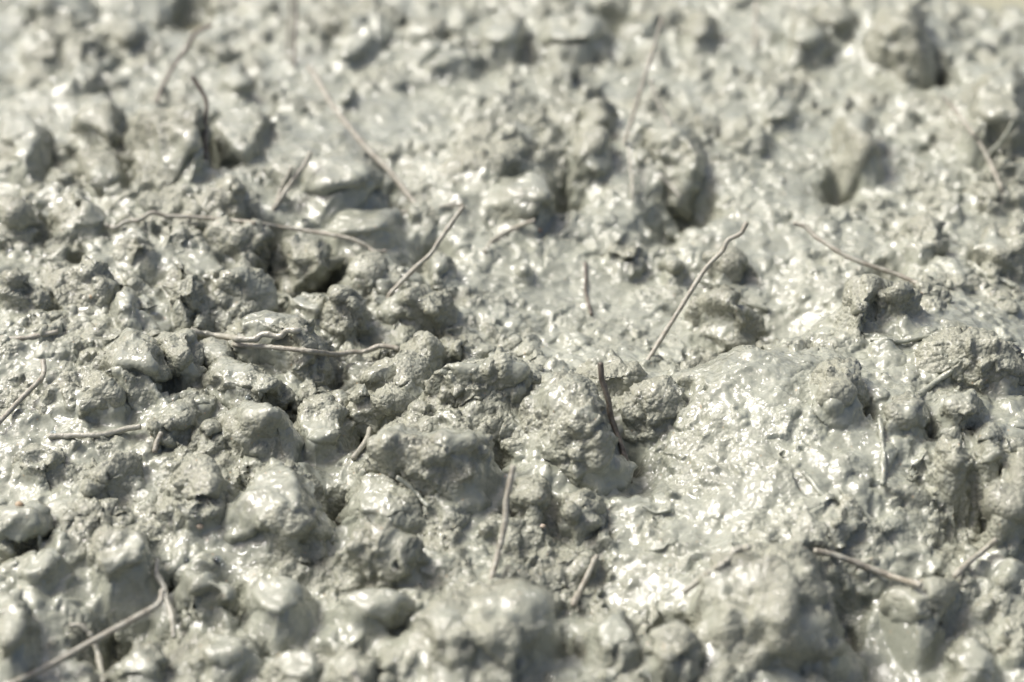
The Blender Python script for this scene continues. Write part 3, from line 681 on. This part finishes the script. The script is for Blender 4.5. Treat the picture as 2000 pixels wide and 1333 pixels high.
# edge of the pour: beyond the far right corner the concrete stops and yellow sand shows
edge = on_plane(1850, -5, 0); e2 = on_plane(2000, 55, 0)
dirv = np.array([e2[0] - edge[0], e2[1] - edge[1]]); dirv /= np.linalg.norm(dirv)
nrm = np.array([-dirv[1], dirv[0]])
if nrm[1] < 0: nrm = -nrm
sdist = (X - edge[0]) * nrm[0] + (Y - edge[1]) * nrm[1] + 3.0 * noise(P0, 9, 91).reshape(X.shape)
Z -= 9 * sstep(sdist, -2, 6)
far = np.maximum(np.abs(X) / 120, np.where(Y > 0, Y / 155, -Y / 94))
Z -= 9 * sstep(far, 0.9, 1.0)

ny_, nx_ = X.shape
V = np.stack([X.ravel(), Y.ravel(), Z.ravel()], 1)
idx = np.arange(nx_ * ny_).reshape(ny_, nx_)
Q = np.stack([idx[:-1, :-1].ravel(), idx[:-1, 1:].ravel(), idx[1:, 1:].ravel(), idx[1:, :-1].ravel()], 1)
gxn = np.gradient(Z, gx, axis=1); gyn = np.gradient(Z, gy, axis=0)
Nn = np.stack([-gxn.ravel(), -gyn.ravel(), np.ones(X.size)], 1); Nn /= np.linalg.norm(Nn, axis=1, keepdims=True)

def skin(V, Nn, grit, film=None, crag=1.0):
    """relief of the coated surface: torn ridges, warts of stuck sand, softer where slurry lies; also how wet it is"""
    up = Nn[:, 2]
    m = sstep(1.35 * noise(V, 9.0, 31) + 0.6 * noise(V, 3.5, 32) + 0.5 * (grit * 2 - 1) + 0.25 + 0.5 * (0.6 - up), -0.5, 0.5)
    if film is not None: m = m * (1 - 0.7 * film)
    Wp = V + 0.8 * np.stack([noise(V, 2.6, 36), noise(V, 2.6, 37), noise(V, 2.6, 38)], 1)
    ridg = 0.4 - np.abs(noise(Wp, 5.5, 33)) - 0.3 * np.abs(noise(Wp, 2.8, 34))
    d = (0.5 + 0.5 * m) * 1.1 * crag * ridg + 0.16 * fbm(V, 2.2, 2, 51)
    d = d + (0.15 + 0.85 * m) * (0.24 * crag * facets(Wp, 4.6, 71) + 0.15 * facets(Wp + 3.0, 2.1, 72))
    pt = sstep(noise(V, 4.2, 39) + 0.35 * noise(V, 1.8, 40), -0.22, 0.3)
    d = d + (0.12 + 0.88 * m) * (0.3 + 0.8 * pt) * 1.1 * grains(V, 1.7, 0.18, 0.56, 0.48, 61)
    d = d + (0.12 + 0.88 * m) * (0.15 + 0.95 * pt) * 1.1 * grains(V, 0.85, 0.2, 0.58, 0.7, 62)
    d = d + m * 0.05 * noise(V, 0.5, 63)
    return d, np.clip(1 - m, 0, 1)
d, wv = skin(V, Nn, 0.58, film=pool.ravel(), crag=1.2)
V = V + Nn * d[:, None]
wet = mesh_object('wet_concrete', V, Q, M_PASTE, wet=wv)
wet['kind'] = 'structure'
tag(wet, 'wet grey-green concrete paste bedding all the stones and fibres', 'concrete')

# the sandy ground under and beyond the pour
gsx = np.linspace(-420, 420, 260); gsy = np.linspace(-300, 520, 260)
GX, GY = np.meshgrid(gsx, gsy)
GP = np.stack([GX.ravel(), GY.ravel(), np.zeros(GX.size)], 1)
GZ = -5.0 + 1.2 * fbm(GP, 30, 3, 7)
GV = np.stack([GX.ravel(), GY.ravel(), GZ], 1)
gi = np.arange(GX.size).reshape(GX.shape)
GQ = np.stack([gi[:-1, :-1].ravel(), gi[:-1, 1:].ravel(), gi[1:, 1:].ravel(), gi[1:, :-1].ravel()], 1)
g = mesh_object('ground', GV, GQ, M_SAND); g['kind'] = 'structure'
tag(g, 'pale yellow sandy ground showing past the concrete', 'ground')

# ------------------------------------------------------------------ stones as things
for s in stones:
    sub = 6 if (s['w'] > 190 and s['py'] > 620) else (5 if (s['py'] > 360 and s['w'] > 60) or s['w'] > 110 else 4)
    if sub == 6 and s['py'] > 1150: sub = 5
    D, F = ico(sub)
    ctr = s['c'].copy()
    dd = s['d'] - s['n'] @ ctr
    q = np.maximum(D @ s['n'].T, 0) / np.maximum(dd, 0.15)
    r = (q ** 36).sum(1) ** (-1 / 36)
    Vs = ctr + D * r[:, None]
    nrm_ = vnormals(Vs, F)
    kk = min(1.0, s['w'] / 130.0)
    Vs = Vs + nrm_ * (kk * (0.3 * fbm(Vs, 4.5, 2, 23) + 0.18 * grains(Vs + 0.8 * fbm(Vs, 2.5, 1, 24)[:, None], 3.6, 0.25, 0.6, 0.7, 25) * (0.25 + 0.75 * s['op'].get('g', .5))))[:, None]
    nrm_ = vnormals(Vs, F)
    gq = s['op'].get('g', .5)
    if s['w'] > 190: Vs = Vs + nrm_ * (1.5 * (0.35 - np.abs(noise(Vs + 0.9 * fbm(Vs, 3.0, 2, 27)[:, None], 8.0, 26))) * min(1, gq + .2))[:, None]
    ds, wv = skin(Vs, nrm_, max(0.12, gq), crag=(0.8 + 0.7 * gq) * (0.75 if s['py'] < 330 else 1.0))
    Vs = Vs + nrm_ * ds[:, None]
    name = 'pebble' if ('pebble' in s['label']) else ('cement_blob' if 'blob' in s['label'] else 'coated_stone')
    o = mesh_object(name, Vs, F, M_STONE, origin=(ctr[0], ctr[1], s['z0'] - 3), wet=wv)
    tag(o, s['label'], 'stone' if name != 'cement_blob' else 'cement lump', 'stones in the wet concrete')

# ------------------------------------------------------------------ steel fibres as things
def fibre_mesh(C, rad, crust, seed):
    T = np.gradient(C, axis=0); T /= np.linalg.norm(T, axis=1, keepdims=True)
    u = np.cross(T, [0.3, 0.2, 1.0]); u /= np.linalg.norm(u, axis=1, keepdims=True)
    v = np.cross(T, u)
    ns = 14
    L = np.concatenate([[0], np.cumsum(np.linalg.norm(np.diff(C, axis=0), axis=1))])
    V, F = [], []
    for k in range(ns):
        a = 2 * math.pi * k / ns
        V.append(C + (u * math.cos(a) + v * math.sin(a)) * rad)
    V = np.stack(V, 1).reshape(-1, 3)
    n0 = V - np.repeat(C, ns, 0); n0 /= np.linalg.norm(n0, axis=1, keepdims=True)
    S = V + seed * 13.7
    bump = 0.10 * noise(S, 1.1, 5) * rad + crust * (0.40 * rad * np.maximum(noise(S, 1.6, 6), -0.2) + 0.5 * grains(S, 0.8, 0.2, 0.5, 0.5, 8))
    V = V + n0 * bump[:, None]
    m = len(C)
    for i in range(m - 1):
        for k in range(ns):
            k2 = (k + 1) % ns
            F.append((i * ns + k, i * ns + k2, (i + 1) * ns + k2)); F.append((i * ns + k, (i + 1) * ns + k2, (i + 1) * ns + k))
    nv = len(V)
    V = np.vstack([V, C[0] - T[0] * rad * 0.25, C[-1] + T[-1] * rad * 0.25])
    for k in range(ns):
        k2 = (k + 1) % ns
        F.append((nv, k2, k)); F.append((nv + 1, (m - 1) * ns + k, (m - 1) * ns + k2))
    return V, np.array(F)

M_COATED = fibre_material('cement_coated_steel', (0.25, 0.245, 0.2), (0.31, 0.305, 0.25), 0.0)
M_COATED.node_tree.nodes['Principled BSDF'].inputs['Roughness'].default_value = 0.2
for i, (pp, rad, crust, label, op) in enumerate(FIBRES):
    C = fibre_paths[i]
    Vf, Ff = fibre_mesh(C, rad, min(1.0, crust + 0.22), i)
    o = mesh_object('steel_fibre', Vf, Ff, M_PASTE if crust > 0.95 else (M_COATED if crust > 0.65 else (M_DARK if ('dark bent' in label or 'dark hooked' in label or 'dark wavy' in label or 'faint dark' in label or 'thin dark' in label) else M_FIBRE)), origin=C[0], wet=np.full(len(Vf), 0.8))
    tag(o, label, 'steel fibre', 'steel fibres in the wet concrete')

# ------------------------------------------------------------------ loose sand grains of other colours, and bubbles
def grain_material(name, c):
    m, nd, lk, b = new_mat(name)
    n1 = N(nd, 'ShaderNodeTexNoise', Scale=900.0, Detail=3.0)
    geo = nd.new('ShaderNodeNewGeometry'); lk.new(geo.outputs['Position'], n1.inputs['Vector'])
    lk.new(ramp(nd, lk, n1.outputs[0], [(0.35, tuple(x * .7 for x in c)), (0.65, c)]), b.inputs['Base Color'])
    b.inputs['Roughness'].default_value = 0.3
    return m
GM = {'orange': grain_material('orange_sand', (0.22, 0.14, 0.09)), 'tan': grain_material('tan_sand', (0.33, 0.25, 0.16)), 'cream': grain_material('cream_sand', (0.42, 0.35, 0.26))}
GRAINS = [(1052,453,.4,'orange','orange sand grain beside the foot of the white-topped block'),
          (391,1031,.4,'cream','cream sand grain below the dome-shaped lump'),
          (38,988,.5,'tan','tan sand grain on the stone with the overhanging front'),
          (1060,1030,.32,'cream','pinkish cream sand grain at the gritty foot of the central lump'),
          (176,583,.4,'tan','ochre sand grain in the sand-crusted mound')]
for px, py, r, c, label in GRAINS:
    p = hit_surface(px, py)
    D, F = ico(3)
    Vg = p + D * (r * np.array([1.0, .85, .75])) * (1 + 0.22 * noise(D + px, 0.9, 3))[:, None] + np.array([0, 0, .15])
    tag(mesh_object('sand_grain', Vg, F, GM[c], origin=p), label, 'sand grain', 'coloured sand grains')

mb, nd, lk, b = new_mat('bubble_film')
b.inputs['Base Color'].default_value = (0.9, 0.95, 1, 1)
b.inputs['Transmission Weight'].default_value = 1.0; b.inputs['Roughness'].default_value = 0.02; b.inputs['IOR'].default_value = 1.33
BL = ['large glassy air bubble below the dark rough-faced stone', 'small air bubble below the long straight fibre', 'air bubble above the stone with the black undercut', 'small air bubble left of its larger twin above the undercut stone', 'small air bubble on the end of the crusted half-sunk fibre']
for (p, r), label in zip(pits[:5], BL):
    D, F = ico(4)
    z = surf_z(np.array([p[0]]), np.array([p[1]]))[0]
    Vb = np.array([p[0], p[1], p[2] - 0.1 * r]) + D * r * np.array([1, 1, .75])
    Vi = np.array([p[0], p[1], p[2] - 0.1 * r]) + D * r * 0.9 * np.array([1, 1, .75])
    tag(mesh_object('air_bubble', np.vstack([Vb, Vi]), np.vstack([F, F[:, ::-1] + len(Vb)]), mb, origin=p), label, 'air bubble', 'air bubbles in the paste')
